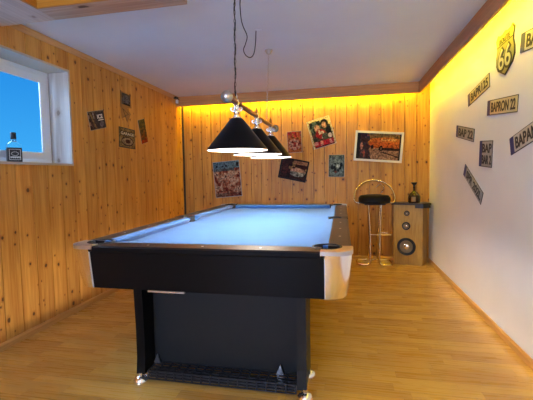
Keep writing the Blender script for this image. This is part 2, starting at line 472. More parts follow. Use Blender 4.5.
bm = B(); box(bm, XL - TH, XL + .012, WY0, WY1, WZ0 - .018, WZ0)
struct('trim_12', bm, M['reveal_x'], label='pale board window sill')

# ------------------------------------------------------------------ pool table
TX0, TX1, TY0, TY1, TH_ = -1.485, .045, 1.731, 4.497, .827
W, L = TX1 - TX0, TY1 - TY0
tb = thing('pool_table', 'black pool table with pale blue cloth and chrome corners in the middle of the room', 'pool table', ((TX0 + TX1) / 2, (TY0 + TY1) / 2, 0))
ox, oy = -W / 2, -L / 2
def T(u, v): return (ox + u, oy + v)
RW, RT = .118, .034   # rail width, thickness
CP = .15              # corner cap length
ZB = TH_ - .042       # bed height
# bed cloth with pocket notches
def bed_outline():
    i = .142; n = .055
    pts = []
    m = L / 2
    pts += [(i, i + n), (i + n, i), (W - i - n, i), (W - i, i + n)]
    pts += [(W - i, m - .07), (W - i - .03, m - .045), (W - i - .03, m + .045), (W - i, m + .07)]
    pts += [(W - i, L - i - n), (W - i - n, L - i), (i + n, L - i), (i, L - i - n)]
    pts += [(i, m + .07), (i + .03, m + .045), (i + .03, m - .045), (i, m - .07)]
    return [T(*p) for p in pts]
bm = B(); prism(bm, bed_outline(), ZB - .03, ZB)
obj('playing_surface', bm, M['felt'], tb)['label'] = 'pale blue playing cloth'
def rail(a0, a1, side, sights):
    """side: 'n' near, 'f' far, 'l' left, 'r' right; a = run along the rail"""
    def P(a, w):
        if side == 'n': return T(a, w)
        if side == 'f': return T(a, L - w)
        if side == 'l': return T(w, a)
        return T(W - w, a)
    bm = B()
    prof = [(0.004, TH_ - RT), (0, TH_ - RT + .006), (0, TH_ - .008), (.008, TH_), (RW, TH_), (RW, TH_ - RT)]
    A = [bm.verts.new((*P(a0, w), z)) for w, z in prof]; Q = [bm.verts.new((*P(a1, w), z)) for w, z in prof]
    n = len(prof); bm.faces.new(A); bm.faces.new(Q[::-1])
    for i in range(n): bm.faces.new((A[i], Q[i], Q[(i + 1) % n], A[(i + 1) % n]))
    for f in bm.faces:
        zs_ = [v.co.z for v in f.verts]; f.material_index = 0 if min(zs_) > TH_ - .009 else 1
    r = obj('rail', bm, [M['rail_lam'], M['black_lam']], tb)
    bm = B()
    cs, ce = .022, .022
    cp = [(RW, TH_ - .0005, 0), (RW + .052, TH_ - .006, 1), (RW + .054, TH_ - .014, 1), (RW + .034, ZB, .8), (RW, ZB, 0)]
    A = [bm.verts.new((*P(a0 + .008 + k * .045, w), z)) for w, z, k in cp]; Q = [bm.verts.new((*P(a1 - .008 - k * .045, w), z)) for w, z, k in cp]
    n = len(cp); bm.faces.new(A); bm.faces.new(Q[::-1])
    for i in range(n): bm.faces.new((A[i], Q[i], Q[(i + 1) % n], A[(i + 1) % n]))
    obj('cushion', bm, M['felt'], r)['label'] = 'blue cloth cushion'
    for s_ in sights:
        x, y = P(s_, .06)
        bm = B(); lathe(bm, [(0, 0), (.007, 0), (.007, .0012), (0, .0012)], (x, y, TH_), 12)
        obj('sight', bm, M['white_dot'], r)['label'] = 'small pearl rail marker'
    return r
fw = W - 2 * .14; fl = (L - 2 * .14)
rail(CP, W - CP, 'n', [.14 + fw * k / 4 for k in (1, 2, 3)])
rail(CP, W - CP, 'f', [.14 + fw * k / 4 for k in (1, 2, 3)])
for sd in 'lr':
    rail(CP, L / 2 - .062, sd, [.14 + fl * k / 8 for k in (1, 2, 3)])
    rail(L / 2 + .062, L - CP, sd, [.14 + fl * k / 8 for k in (5, 6, 7)])
def arc(cx, cy, r, a0, a1, k=8): return [(cx + r * math.cos(a0 + (a1 - a0) * i / k), cy + r * math.sin(a0 + (a1 - a0) * i / k)) for i in range(k + 1)]
for sx in (0, 1):
    for sy in (0, 1):
        def Q(p): return T(W - p[0] if sx else p[0], L - p[1] if sy else p[1])
        ro = .085
        outer = lambda ins, rr: [(ins, CP)] + arc(rr + ins, rr + ins, rr, PI, 1.5 * PI, 10) + [(CP, ins)]
        r_ = .072; c_ = .122
        a_ = math.acos((CP - c_) / r_)
        inner = arc(c_, c_, r_, -a_, -(1.5 * PI - (PI - (PI / 2 - (PI / 2 - a_))) ) if False else -(PI * 1.5) + (a_), 12)
        # concave inner edge: from angle -a_ through -135 deg to -(270 - a_)... ends at (c_-.., CP)
        inner = arc(c_, c_, r_, -a_, -(PI * 1.5 - a_), 12)
        pts = outer(-.006, ro) + inner
        bm = B(); prism(bm, [Q(p) for p in pts], TH_ - .018, TH_ + .003)
        cap = obj('corner_cap', bm, M['brushed'], tb, smooth=True); cap['label'] = 'satin metal corner cap'
        # casting under the cap, tapering inwards
        def castp(i0, l=.118): return [(i0, l)] + arc(.088 + i0, .088 + i0, .088, PI, 1.5 * PI, 12) + [(l, i0), (l, i0 + .022)] + arc(.088 + i0, .088 + i0, .066, 1.5 * PI, PI, 12) + [(i0 + .022, l)]
        bm = B(); p0 = castp(-.002, .128); p1 = castp(.024, .128)
        zs = [TH_ - .018, .70, .62, .59]
        fr = [0, .35, .8, 1.0]
        prev = None
        for z, f in zip(zs, fr):
            ring = [bm.verts.new((*Q((a[0] * (1 - f) + b[0] * f, a[1] * (1 - f) + b[1] * f)), z)) for a, b in zip(p0, p1)]
            if prev:
                for i in range(len(ring)): bm.faces.new((prev[i], prev[(i + 1) % len(ring)], ring[(i + 1) % len(ring)], ring[i]))
            else: bm.faces.new(ring)
            prev = ring
        bm.faces.new(prev[::-1])
        obj('corner_casting', bm, M['chrome'], tb, smooth=True)['label'] = 'polished chrome corner casting'
        x, y = Q((c_, c_))
        bm = B(); lathe(bm, [(0, -.11), (.05, -.105), (.068, -.05), (.076, .004), (.066, .005), (.062, -.05), (.045, -.098), (0, -.1)], (x, y, TH_), 20)
        obj('pocket', bm, M['rubber'], tb, smooth=True)
for sx in (0, 1):
    def Q(p): return T(W - p[0] if sx else p[0], p[1])
    m_ = L / 2
    pts = [(0, m_ - .0615), (.05, m_ - .0615)] + [(.095 - .052 * math.cos(t), m_ + .052 * math.sin(t)) for t in [-.9 + 1.8 * i / 8 for i in range(9)]] + [(.05, m_ + .0615), (0, m_ + .0615)]
    bm = B(); prism(bm, [Q(p) for p in pts], TH_ - RT - .004, TH_ + .002)
    obj('side_cap', bm, M['black_plastic'], tb, smooth=True)
    x, y = Q((.105, m_))
    bm = B(); lathe(bm, [(0, -.10), (.045, -.095), (.056, -.05), (.058, .002), (.053, .002), (.05, -.05), (.04, -.088), (0, -.09)], (x, y, TH_), 20)
    obj('pocket', bm, M['rubber'], tb, smooth=True)
# aprons
def apron(side):
    a0 = .112
    ln = W if side in 'nf' else L
    def P(a, w):
        if side == 'n': return T(a, w)
        if side == 'f': return T(a, L - w)
        if side == 'l': return T(w, a)
        return T(W - w, a)
    prof = [(.006, TH_ - RT), (.030, .588), (.062, .588), (.040, TH_ - RT)]
    bm = B()
    A = [bm.verts.new((*P(a0, w), z)) for w, z in prof]; Q_ = [bm.verts.new((*P(ln - a0, w), z)) for w, z in prof]
    bm.faces.new(A); bm.faces.new(Q_[::-1])
    for i in range(4): bm.faces.new((A[i], Q_[i], Q_[(i + 1) % 4], A[(i + 1) % 4]))
    ap = obj('apron', bm, M['black_lam'], tb)
    for q0 in (.124, ln - .132):
        bm = B(); pf = [(.002, TH_ - RT), (.028, .588), (.045, .588), (.03, TH_ - RT)]
        A = [bm.verts.new((*P(q0, w), z)) for w, z in pf]; Q_ = [bm.verts.new((*P(q0 + .008, w), z)) for w, z in pf]
        bm.faces.new(A); bm.faces.new(Q_[::-1])
        for i in range(4): bm.faces.new((A[i], Q_[i], Q_[(i + 1) % 4], A[(i + 1) % 4]))
        obj('edge_strip', bm, M['strip_metal'], ap)['label'] = 'bright metal strip beside the corner casting'
for s_ in 'nflr': apron(s_)
bm = B(); box(bm, ox + .075, -ox - .075, oy + .075, -oy - .075, .575, .60)
obj('underframe', bm, M['black_lam'], tb)
bm = B(); box(bm, ox + .46, ox + .67, oy + .024, oy + .036, .580, .589)
obj('latch_strip', bm, M['brushed'], tb)['label'] = 'thin metal strip under the near apron'
# two pedestals
for end in (0, 1):
    def yy(v): return oy + v if not end else -oy - v
    ped = thing('pedestal', None, None, (0, yy(.3), 0)); ped.parent = tb
    py = yy(.3)
    def yl(v): return (yy(v) - py)
    for sx in (-1, 1):
        xo = (-.46 if sx < 0 else .53)
        t = .052
        bm = B()
        # leg panel: seen from the side slightly curved front edge; seen from the front a straight slab
        prof = [(.135, .575), (.140, .45), (.146, .30), (.146, .15), (.135, .052), (.40, .052), (.38, .30), (.42, .575)]
        pp = [(yl(a), b) for a, b in prof]
        xa, xb = sorted((xo, xo - sx * t))
        extr(bm, pp, 'x', xa, xb)
        lg = obj('leg', bm, M['slate_lam'] if sx > 0 else M['black_lam'], ped)
        for v in (.135, .36):
            bm = B(); c0 = ((xa + xb) / 2 + (.018 if sx > 0 else 0), yl(v), 0)
            lathe(bm, [(0, 0), (.030, 0), (.041, .010), (.041, .022), (.031, .038), (.012, .045), (.012, .062), (0, .062)], c0, 20)
            obj('levelling_foot', bm, M['chrome'], lg, smooth=True)['label'] = 'round chrome levelling foot'
    y0, y1 = sorted((yl(.26), yl(.28)))
    bm = B(); box(bm, -.42, .49, y0, y1, .06, .575)
    obj('end_panel', bm, M['slate_lam'], ped)['label'] = 'flat matte charcoal panel between the legs'
    if not end:
        # perforated grille tray at the foot
        bm = B()
        def gy(v): return yl(v)
        x0, x1 = -.395, .470
        n = 16
        for i in range(n + 1):
            x = x0 + (x1 - x0) * i / n
            box(bm, x - .0045, x + .0045, gy(.150), gy(.158), .018, .070)
            box(bm, x - .004, x + .004, gy(.158), gy(.258), .064, .072)
        for z in (.02, .036, .053, .07): box(bm, x0, x1, gy(.149), gy(.156), z - .003, z + .003)
        for v in (.157, .180, .205, .232, .256): box(bm, x0, x1, gy(v) - .003, gy(v) + .003, .064, .073)
        gr = obj('grille', bm, M['black_plastic'], ped)
        bm = B(); box(bm, x0, x1, gy(.175), gy(.258), .030, .038); box(bm, x0, x1, gy(.172), gy(.175), .016, .060)
        obj('tray', bm, M['tray'], gr)
        gr['label'] = 'black lattice grille at the foot of the table'
        for x, s_ in ((-.385, 1), (.37, -1)):
            bm = B(); extr(bm, [(x - .02, .073), (x + .022, .073), (x + .004, .125)], 'y', gy(.235), gy(.243))
            obj('bracket', bm, M['brushed'], ped)['label'] = 'small bright triangular bracket'

# ------------------------------------------------------------------ pool lamp
LX, LZR = -.695, 1.365
lamp = thing('pool_lamp', 'hanging three shade pool table lamp with black cone shades on one bar', 'pendant lamp', (LX, 3.0, 1.36))
def ll(x, y, z): return (x, y - 3.0, z - 1.36)
BZL = 1.682
bm = B(); tube(bm, [ll(0, 2.25, BZL), ll(0, 3.80, BZL)], .0185, 14)
obj('bar', bm, M['bar_wood'], lamp, smooth=True)['label'] = 'dark red brown bar'
for y in (2.23, 3.82):
    bm = B(); sphere(bm, ll(0, y - (.035 if y < 3 else -.035), BZL), .038, 20, 12)
    lathe(bm, [(0, 0), (.016, 0), (.02, .012), (.014, .024), (.014, .05), (0, .05)], ll(0, y - .025, BZL), 14, 'y')
    obj('end_ball', bm, M['brushed'], lamp, smooth=True)['label'] = 'polished ball at the end of the bar'
for y in (2.4, 3.0, 3.6):
    R_, zt = .208, LZR + .213
    bm = B()
    lathe(bm, [(.036, zt), (.042, zt - .003), (R_ - .002, LZR + .004), (R_, LZR), (R_ - .006, LZR - .001)], ll(0, y, 0), 56, mi=0)
    lathe(bm, [(R_ - .006, LZR - .001), (R_ - .008, LZR + .004), (.040, zt - .008), (0.034, zt - .003), (.036, zt)], ll(0, y, 0), 56, mi=1)
    bmesh.ops.remove_doubles(bm, verts=bm.verts[:], dist=1e-5)
    me_o = obj('lamp_shade', bm, [M['shade_out'], M['shade_in']], lamp, smooth=True)
    me_o['label'] = 'black conical shade white inside'
    bm = B(); lathe(bm, [(.036, 0), (.038, .006), (.022, .016), (.014, .03), (.024, .042), (.024, .052), (.012, .066), (.012, .085), (.02, .092), (.02, .118), (0, .12)], ll(0, y, zt - .003), 20)
    lathe(bm, [(0, -.05), (.018, -.05), (.018, 0), (0, 0)], ll(0, y, zt - .004), 16)
    obj('shade_holder', bm, M['chrome'], me_o, smooth=True)
    # finial over the bar
    bm = B(); lathe(bm, [(.014, 0), (.018, .01), (.008, .022), (.012, .032), (.004, .05), (0, .075)], ll(0, y, BZL + .008), 14)
    obj('finial', bm, M['chrome'] if y < 2.9 else M['brass'], me_o, smooth=True)
    bm = B()
    for s_ in (-1, 1):
        sp = [ll(s_ * (.012 + .017 * (1 - math.cos(t)) * (1 - t / 16)), y, BZL - .052 + .016 * math.sin(t) + .003 * t) for t in [i * .42 for i in range(18)]]
        tube(bm, sp, .005, 8)
    obj('scroll', bm, M['brushed'], me_o, smooth=True)['label'] = 'chrome scroll ornament'
    bm = B(); sphere(bm, ll(0, y, LZR + .112), .034, 18, 12, sz=1.15)
    lathe(bm, [(.014, 0), (.014, .03), (0, .03)], ll(0, y, LZR + .14), 14)
    obj('bulb', bm, M['bulb'], me_o, smooth=True)['label'] = 'lit warm white bulb'
def chain(y, z0, z1, m, rr=.0022, ln=.024, dx=0., dy=0.):
    bm = B(); z = z0; k = 0
    while z < z1 - .004:
        h = min(ln, z1 - z)
        hw = .006
        loop = []
        for i in range(12):
            a = 2 * PI * i / 12
            u = hw * math.cos(a); w = (h / 2 + .002) * math.sin(a)
            q_ = (z + h / 2 + w - z0) / (z1 - z0)
            loop.append(ll(dx * q_ + (u if k % 2 else 0), y + dy * q_ + (0 if k % 2 else u), z + h / 2 + w))
        tube(bm, loop, rr, 5, closed=True)
        z += h; k += 1
    return obj('chain', bm, m, lamp, smooth=True)
chain(2.38, BZL + .03, ZC - .03, M['black_plastic'], rr=.0015, dx=.035, dy=-.09)['label'] = 'dark chain on the near end of the bar'
chain(3.40, BZL + .012, ZC - .045, M['brushed'], .0016, .02, dx=.03)['label'] = 'thin chain on the far end of the bar'
bm = B(); lathe(bm, [(0, 0), (.036, 0), (.036, -.010), (.026, -.02), (.020, -.034), (.008, -.040), (0, -.046)], ll(.040, 3.36, ZC), 22)
tube(bm, [ll(.040, 3.36, ZC - .04), ll(.035, 3.39, ZC - .05)], .003, 6)
obj('ceiling_rose', bm, M['brushed'], lamp, smooth=True)['label'] = 'small metal ceiling cup'
bm = B(); lathe(bm, [(0, 0), (.02, 0), (.018, -.012), (.005, -.018), (.005, -.034), (0, -.034)], ll(.035, 2.29, ZC), 16)
obj('ceiling_hook', bm, M['brushed'], lamp, smooth=True)
bm = B(); lathe(bm, [(.007, -.01), (.011, 0), (.013, .02), (.007, .03), (.007, .04), (0, .042)], ll(0, 2.38, BZL), 12)
obj('chain_fitting', bm, M['brass'], lamp, smooth=True)['label'] = 'brass fitting holding the near chain'
# flex: twists up the chain, then hangs in a loop to the ceiling outlet
pts = []
for i in range(60):
    z = BZL + .02 + (ZC - .05 - BZL) * i / 59; a = i * .42
    q_ = i / 59; pts.append(ll(.035 * q_ + .004 * math.cos(a), 2.38 - .09 * q_ + .004 * math.sin(a), z))
W_ = [(-0.645, 2.30, 2.325), (-0.629, 2.31, 2.318), (-0.636, 2.33, 2.284), (-0.650, 2.4, 2.233), (-0.651, 2.45, 2.2), (-0.642, 2.52, 2.159), (-0.667, 2.57, 2.124), (-0.696, 2.62, 2.101), (-0.694, 2.68, 2.08), (-0.674, 2.74, 2.082), (-0.658, 2.79, 2.129), (-0.656, 2.84, 2.229), (-0.659, 2.876, ZC)]
loop = [ll(a - LX, b, c) for a, b, c in W_]
pts.append(loop[0])
bm = B(); tube(bm, [Vector(p) for p in pts] + smooth_path(loop, 8)[1:], .0034, 8)
obj('power_cord', bm, M['cable'], lamp, smooth=True)['label'] = 'black flex hanging in a loop to the ceiling'
bm = B(); box(bm, *(lambda c: (c[0] - .006, c[0] + .05, c[1] - .012, c[1] + .012, c[2] - .008, c[2]))(ll(.040, 2.878, ZC)), bev=.002)
obj('ceiling_outlet', bm, M['ceiling'], lamp)['label'] = 'small flat ceiling outlet'

# ------------------------------------------------------------------ bar stool
SX, SY = .405, 4.90
st = thing('bar_stool', 'chrome bar stool with round black padded seat and hoop backrest by the back wall', 'bar stool', (SX, SY, 0))
bm = B(); lathe(bm, [(0, .80), (.165, .80), (.192, .812), (.20, .84), (.198, .875), (.175, .902), (.09, .914), (0, .916)], (0, 0, 0), 36)
obj('seat', bm, M['seat_black'], st, smooth=True)['label'] = 'round black padded seat'
bm = B()
hp = []
for i in range(25):
    a = PI * i / 24
    hp.append((-.255 * math.cos(a), .02 + .12 * math.sin(a), .845 + .25 * math.sin(a) ** .85))
hp = [(-.18, 0, .80), (-.235, .005, .812)] + hp + [(.235, .005, .812), (.18, 0, .80)]
tube(bm, smooth_path(hp, 2), .0105, 10)
obj('backrest', bm, M['gold_chrome'], st, smooth=True)['label'] = 'bent chrome hoop backrest'
bm = B()
hp = [(.06, .10, .86), (.10, .13, .93), (.13, .12, 1.0), (.08, .125, 1.04), (.03, .12, 1.0)]
tube(bm, smooth_path(hp, 6), .0055, 8)
obj('back_brace', bm, M['gold_chrome'], st, smooth=True)
bm = B(); box(bm, -.13, .13, -.11, .11, .785, .80, bev=.004)
obj('seat_plate', bm, M['black_plastic'], st)
for s_ in (-1, 1):
    path = [(s_ * .080, -.06, .79), (s_ * .062, -.075, .45), (s_ * .055, -.085, .0125), (s_ * .215, -.085, .0125), (s_ * .225, .205, .0125), (s_ * .055, .205, .0125), (s_ * .055, .13, .30), (s_ * .075, .06, .79)]
    bm = B(); tube(bm, round_corners(path, .055, 6), .0125, 10)
    lg = obj('leg', bm, M['gold_chrome'], st, smooth=True); lg['label'] = 'bent chrome tube forming leg and floor loop'
bm = B(); tube(bm, round_corners([(-.06, .10, .40), (-.075, -.07, .40), (.075, -.07, .40), (.21, -.06, .40), (.20, .09, .40), (.06, .10, .40)], .03, 5), .008, 10)
obj('footrest', bm, M['gold_chrome'], st, smooth=True)['label'] = 'chrome tube footrest'
bm = B(); tube(bm, [(-.06, .205, .0125), (.06, .205, .0125)], .009, 8)
obj('stretcher', bm, M['gold_chrome'], st, smooth=True)

# ------------------------------------------------------------------ loudspeaker in the corner
A0, A1, A2, A3 = (.655, 4.985), (.990, 4.880), (1.085, 5.085), (.715, 5.130)
sx_, sy_ = .86, 5.02
sp = thing('loudspeaker', 'tall wood veneer loudspeaker with three round drivers in the far right corner', 'loudspeaker', (sx_, sy_, 0))
R2 = lambda p: (p[0] - sx_, p[1] - sy_)
bm = B(); prism(bm, [R2(p) for p in (A0, A1, A2, A3)], 0, .775)
obj('cabinet', bm, M['veneer'], sp)
bm = B(); prism(bm, [R2(p) for p in ((.625, 4.985), (.985, 4.855), (1.10, 4.93), (1.108, 5.13), (.66, 5.145))], .775, .80)
obj('top_board', bm, M['dark_board'], sp)['label'] = 'dark top board'
bm = B(); prism(bm, [R2(p) for p in ((.90, 4.893), (.990, 4.862), (1.095, 4.945), (1.10, 5.09), (.95, 5.09))], .738, .775)
obj('top_moulding', bm, M['dark_board'], sp)
fd = Vector((A1[0] - A0[0], A1[1] - A0[1], 0)); fl_ = fd.length; fd.normalize(); fn = Vector((fd.y, -fd.x, 0))
for t_, z, r, lab in ((.46, .668, .034, 'small tweeter'), (.44, .503, .052, 'mid range driver'), (.45, .235, .114, 'large woofer')):
    c = Vector((A0[0] - sx_, A0[1] - sy_, z)) + fd * fl_ * t_
    mt = Matrix.Translation(c) @ Matrix((( fd.x, fn.x, 0, 0), (fd.y, fn.y, 0, 0), (0, 0, 1, 0), (0, 0, 0, 1)))
    bm = B(); lathe(bm, [(r * .70, -.001), (r * .72, .008), (r * .95, .010), (r, .004), (r, -.001)], (0, 0, 0), 36, 'y')
    bm.transform(mt); dr = obj('driver', bm, M['black_plastic'], sp, smooth=True); dr['label'] = lab
    bm = B(); lathe(bm, [(r * .71, .005), (r * .66, .009), (r * .62, .005), (r * .30, .0015), (0, .0015)], (0, 0, 0), 36, 'y')
    bm.transform(mt); obj('cone', bm, M['cone_grey'], dr, smooth=True)
    bm = B(); lathe(bm, [(r * .3, .0018), (r * .22, .007), (0, .010)], (0, 0, 0), 24, 'y')
    bm.transform(mt); obj('dust_cap', bm, M['chrome'], dr, smooth=True)

# decanter bottle on the speaker
bt = thing('decanter_bottle', 'bulbous dark bottle with flared stopper standing on the corner loudspeaker', 'bottle', (.905, 4.985, .80))
bm = B(); lathe(bm, [(0, 0), (.062, 0), (.073, .008), (.076, .05), (.072, .085), (.055, .118), (.030, .140), (.017, .155), (.014, .185), (.017, .205), (.013, .208), (0, .208)], seg=30)
obj('body', bm, M['dark_glass'], bt, smooth=True)
bm = B(); lathe(bm, [(0, .208), (.012, .208), (.012, .222), (.020, .232), (.036, .252), (.038, .262), (.0, .266)], seg=24)
obj('stopper', bm, M['black_plastic'], bt, smooth=True)
bm = B()
a_s = [math.radians(a) for a in range(-125, -80, 8)]
pr = [(.0745, .02), (.0765, .05), (.0735, .08)]
rows = [[bm.verts.new((r * 1.012 * math.cos(a), r * 1.012 * math.sin(a), h)) for a in a_s] for r, h in pr]
for i in range(2):
    for j in range(len(a_s) - 1): bm.faces.new((rows[i][j], rows[i][j + 1], rows[i + 1][j + 1], rows[i + 1][j]))
obj('label_band', bm, M['gold'], bt, smooth=True)['label'] = 'dull gold label'

# square whiskey bottle on the sill
SBX, SBY = XL - .125, 2.37
sb = thing('whiskey_bottle', 'square glass bottle with black label and black cap on the window sill', 'bottle', (SBX, SBY, WZ0))
def sq(w, k=.25):
    r = w * k; P_ = []
    for cx, cy, a in ((w - r, w - r, 0), (-w + r, w - r, PI / 2), (-w + r, -w + r, PI), (w - r, -w + r, 1.5 * PI)):
        P_ += [(cx + r * math.cos(a + PI / 2 * i / 4), cy + r * math.sin(a + PI / 2 * i / 4)) for i in range(5)]
    return P_
bm = B()
lv = [(.044, .25, 0), (.047, .25, .006), (.047, .25, .125), (.043, .4, .142), (.026, .8, .158), (.0165, 1, .168), (.0145, 1, .195), (.0165, 1, .2), (.0165, 1, .205)]
prev = None
for w, k, z in lv:
    ring = [bm.verts.new((x, y, z)) for x, y in sq(w, k)]
    if prev:
        for i in range(20): bm.faces.new((prev[i], prev[(i + 1) % 20], ring[(i + 1) % 20], ring[i]))
    else: bm.faces.new(ring[::-1])
    prev = ring
bm.faces.new(prev)
obj('body', bm, M['clear'], sb, smooth=True)['label'] = 'clear glass body'
bm = B(); prism(bm, sq(.0478, .25), .010, .112)
lb = obj('paper_label', bm, M['black_paper'], sb); lb['label'] = 'black wrap label'
bm = B(); lathe(bm, [(0, .178), (.0185, .178), (.0195, .184), (.0195, .226), (.017, .23), (0, .23)], seg=20)
obj('cap', bm, M['black_paper'], sb, smooth=True)
bm = B()
for z in (.02, .098): box(bm, .0478, .0484, -.036, .036, z, z + .002)
for yq in (-.036, .034): box(bm, .0478, .0484, yq, yq + .002, z * 0 + .02, .1)
for k in range(9):
    yq = -.028 + .007 * k; box(bm, .0478, .0484, yq, yq + .0045, .032 + .004 * (k % 2), .045)
tube(bm, [(.0484, .022 * math.cos(a), .066 + .014 * math.sin(a)) for a in [2 * PI * i / 20 for i in range(20)]], .001, 5, closed=True)
obj('label_print', bm, M['white_ink'], lb)['label'] = 'white ornamental print'
sb.rotation_euler = (0, 0, math.radians(-38))

# ------------------------------------------------------------------ signs: local X reads left to right, -Y faces the room
def wall_thing(name, label, cat, wall, u, z, tilt, group=None, off=-.001):
    o = thing(name, label, cat, group=group)
    rz = dict(back=0, left=PI / 2, right=-PI / 2)[wall]
    loc = dict(back=(u, YB - off, z), left=(XL + off, u, z), right=(XR - off, u, z))[wall]
    m = Matrix.Translation(loc) @ Matrix.Rotation(rz, 4, 'Z') @ Matrix.Rotation(-math.radians(tilt), 4, 'Y')
    o.matrix_world = m
    o.location, o.rotation_euler = m.to_translation(), m.to_euler()
    return o
PG = 'embossed number plates on the white wall'
def number_plate(u, z, tilt, txt, label, face='plate', w=.52, h=.115, band=True, two=False):
    t = wall_thing('number_plate', label, 'number plate', 'right', u, z, tilt, PG)
    bm = B(); box(bm, -w / 2, w / 2, -.004, 0, -h / 2, h / 2, bev=.0015)
    obj('plate_base', bm, M['black_ink'], t)['label'] = 'black plate edge'
    bw = .055 if band else 0
    bm = B(); b = .006
    box(bm, -w / 2 + b + bw, w / 2 - b, -.0052, -.0035, -h / 2 + b, h / 2 - b)
    obj('plate_face', bm, M[face], t)
    if band:
        bm = B(); box(bm, -w / 2 + b * .5, -w / 2 + b + bw, -.0054, -.0035, -h / 2 + b * .5, h / 2 - b * .5)
        obj('country_band', bm, M['blue_band'], t)['label'] = 'dark blue band at the left end'
    lines = txt.split('\n')
    n = len(lines); hh = (h - .03) / n
    for i, ln in enumerate(lines):
        zc = (n - 1) * hh / 2 - i * hh
        text_mesh('lettering', ln, (w - bw) * .88, hh * (.88 if n == 1 else .8), M['black_ink'], t, (bw / 2, -.0062, zc), .03)
    return t
number_plate(3.426, 1.868, 8, 'BAPR125', 'tilted pale plate reading BAPR125 just under the yellow glow', 'plate_yellow', .50, .112)
number_plate(2.955, 1.661, -6, 'BAPRON 22', 'cream plate reading BAPRON 22 below the route shield', 'plate_yellow')
number_plate(3.755, 1.551, -10.5, 'BAP 22', 'greyish plate reading BAP 22, nearest the back corner', 'plate_grey')
number_plate(3.232, 1.332, -4, 'BAP\nBAR 2', 'short two line plate reading BAP over BAR 2', 'plate_grey', .27, .21)
number_plate(2.542, 1.417, 13.5, 'BAPANA 4', 'upward tilted plate reading BAPANA, cut off at the right edge', 'plate', .52, .12)
number_plate(3.52, 1.09, -28.5, 'SPR 202L', 'steeply slanting grey plate reading SPR 202L, lowest on the white wall', 'plate_grey', .52, .115)
number_plate(2.42, 1.974, -7, 'BAPAN 1', 'cream plate beside the route shield at the top right', 'plate', .52, .12)

# route shield
t = wall_thing('route_shield', 'shield shaped 66 road sign high on the white wall', 'road sign', 'right', 2.905, 2.02, 2)
def shield(s):
    half = [(0, .185), (.04, .170), (.085, .172), (.115, .19), (.150, .150), (.135, .10), (.132, .06), (.150, .0), (.150, -.06), (.120, -.115), (.06, -.150), (0, -.185)]
    pts = [(x * s, z * s * .84) for x, z in half]
    return pts + [(-x, z) for x, z in pts[-2:0:-1]]
for nm, s_, y0, y1, mm in (('shield_base', 1., -.006, 0, 'black_ink'), ('shield_face', .93, -.0075, -.005, 'shield_olive')):
    bm = B(); q = shield(s_); a = [bm.verts.new((x, y0, z)) for x, z in q]; b = [bm.verts.new((x, y1, z)) for x, z in q]
    bm.faces.new(a); bm.faces.new(b[::-1])
    for i in range(len(q)): bm.faces.new((a[i], b[i], b[(i + 1) % len(q)], a[(i + 1) % len(q)]))
    obj(nm, bm, M[mm], t)
text_mesh('lettering', '66', .230, .180, M['black_ink'], t, (0, -.0085, -.030), .05, off=.085)
text_mesh('lettering', '66', .196, .146, M['shield_yellow'], t, (0, -.0105, -.030), .05, off=.005)
text_mesh('lettering', 'ROUTE', .17, .04, M['black_ink'], t, (0, -.009, .098), .03)
bm = B(); box(bm, -.128, .128, -.0088, -.006, .068, .074); obj('divider_line', bm, M['black_ink'], t)

# painted pictures ------------------------------------------------------
def sr(r, g, b):
    f = lambda c: (c / 255 / 12.92) if c / 255 <= .04045 else ((c / 255 + .055) / 1.055) ** 2.4
    return (f(r), f(g), f(b))
def hsh(i, j, s=0):
    n = (i * 374761393 + j * 668265263 + s * 974634777) & 0xffffffff
    n = ((n ^ (n >> 13)) * 1274126177) & 0xffffffff
    return ((n ^ (n >> 16)) & 0xffff) / 65535
def vn(x, y, s=0):
    i, j = math.floor(x), math.floor(y); fx, fy = x - i, y - j
    fx = fx * fx * (3 - 2 * fx); fy = fy * fy * (3 - 2 * fy)
    return (hsh(i, j, s) * (1 - fx) + hsh(i + 1, j, s) * fx) * (1 - fy) + (hsh(i, j + 1, s) * (1 - fx) + hsh(i + 1, j + 1, s) * fx) * fy
def lerp(a, b, t): t = max(0, min(1, t)); return tuple(x + (y - x) * t for x, y in zip(a, b))
def pal(c, t):
    t = max(0, min(.9999, t)) * (len(c) - 1); i = int(t); return lerp(c[i], c[i + 1], t - i)
def ell(u, v, cx, cy, rx, ry): return ((u - cx) / rx) ** 2 + ((v - cy) / ry) ** 2 < 1
def print_sheet(name, w, h, fn, parent, y=-.004, n=44, m=None):
    """flat sheet with a printed picture; fn(u right 0..1, v up 0..1) -> linear rgb"""
    n = int(n * 1.7); sd = int(w * 1000)
    def fm(u, v):
        k = .12 + .95 * vn(u * w * 90, v * h * 90, sd)
        return tuple(c * k for c in fn(u, v))
    nx, nz = (n, max(6, round(n * h / w))) if w >= h else (max(6, round(n * w / h)), n)
    n_ = max(nx, nz); bm = B(); cl = bm.loops.layers.float_color.new('paint')
    vs = [[bm.verts.new((-w / 2 + w * i / nx, y, -h / 2 + h * j / nz)) for i in range(nx + 1)] for j in range(nz + 1)]
    for j in range(nz):
        for i in range(nx):
            f = bm.faces.new((vs[j][i], vs[j][i + 1], vs[j + 1][i + 1], vs[j + 1][i]))
            for lp, (a, b) in zip(f.loops, ((i, j), (i + 1, j), (i + 1, j + 1), (i, j + 1))):
                lp[cl] = (*fm(a / nx, b / nz), 1)
    me = bpy.data.meshes.new(name); bm.to_mesh(me); bm.free(); me.materials.append(M['painted'])
    return link(bpy.data.objects.new(name, me), parent)
def tin(w, h, t, d=.003, m='tin_edge', bev=.001):
    bm = B(); box(bm, -w / 2, w / 2, -d, 0, -h / 2, h / 2, bev=bev); return obj('backing', bm, M[m], t)

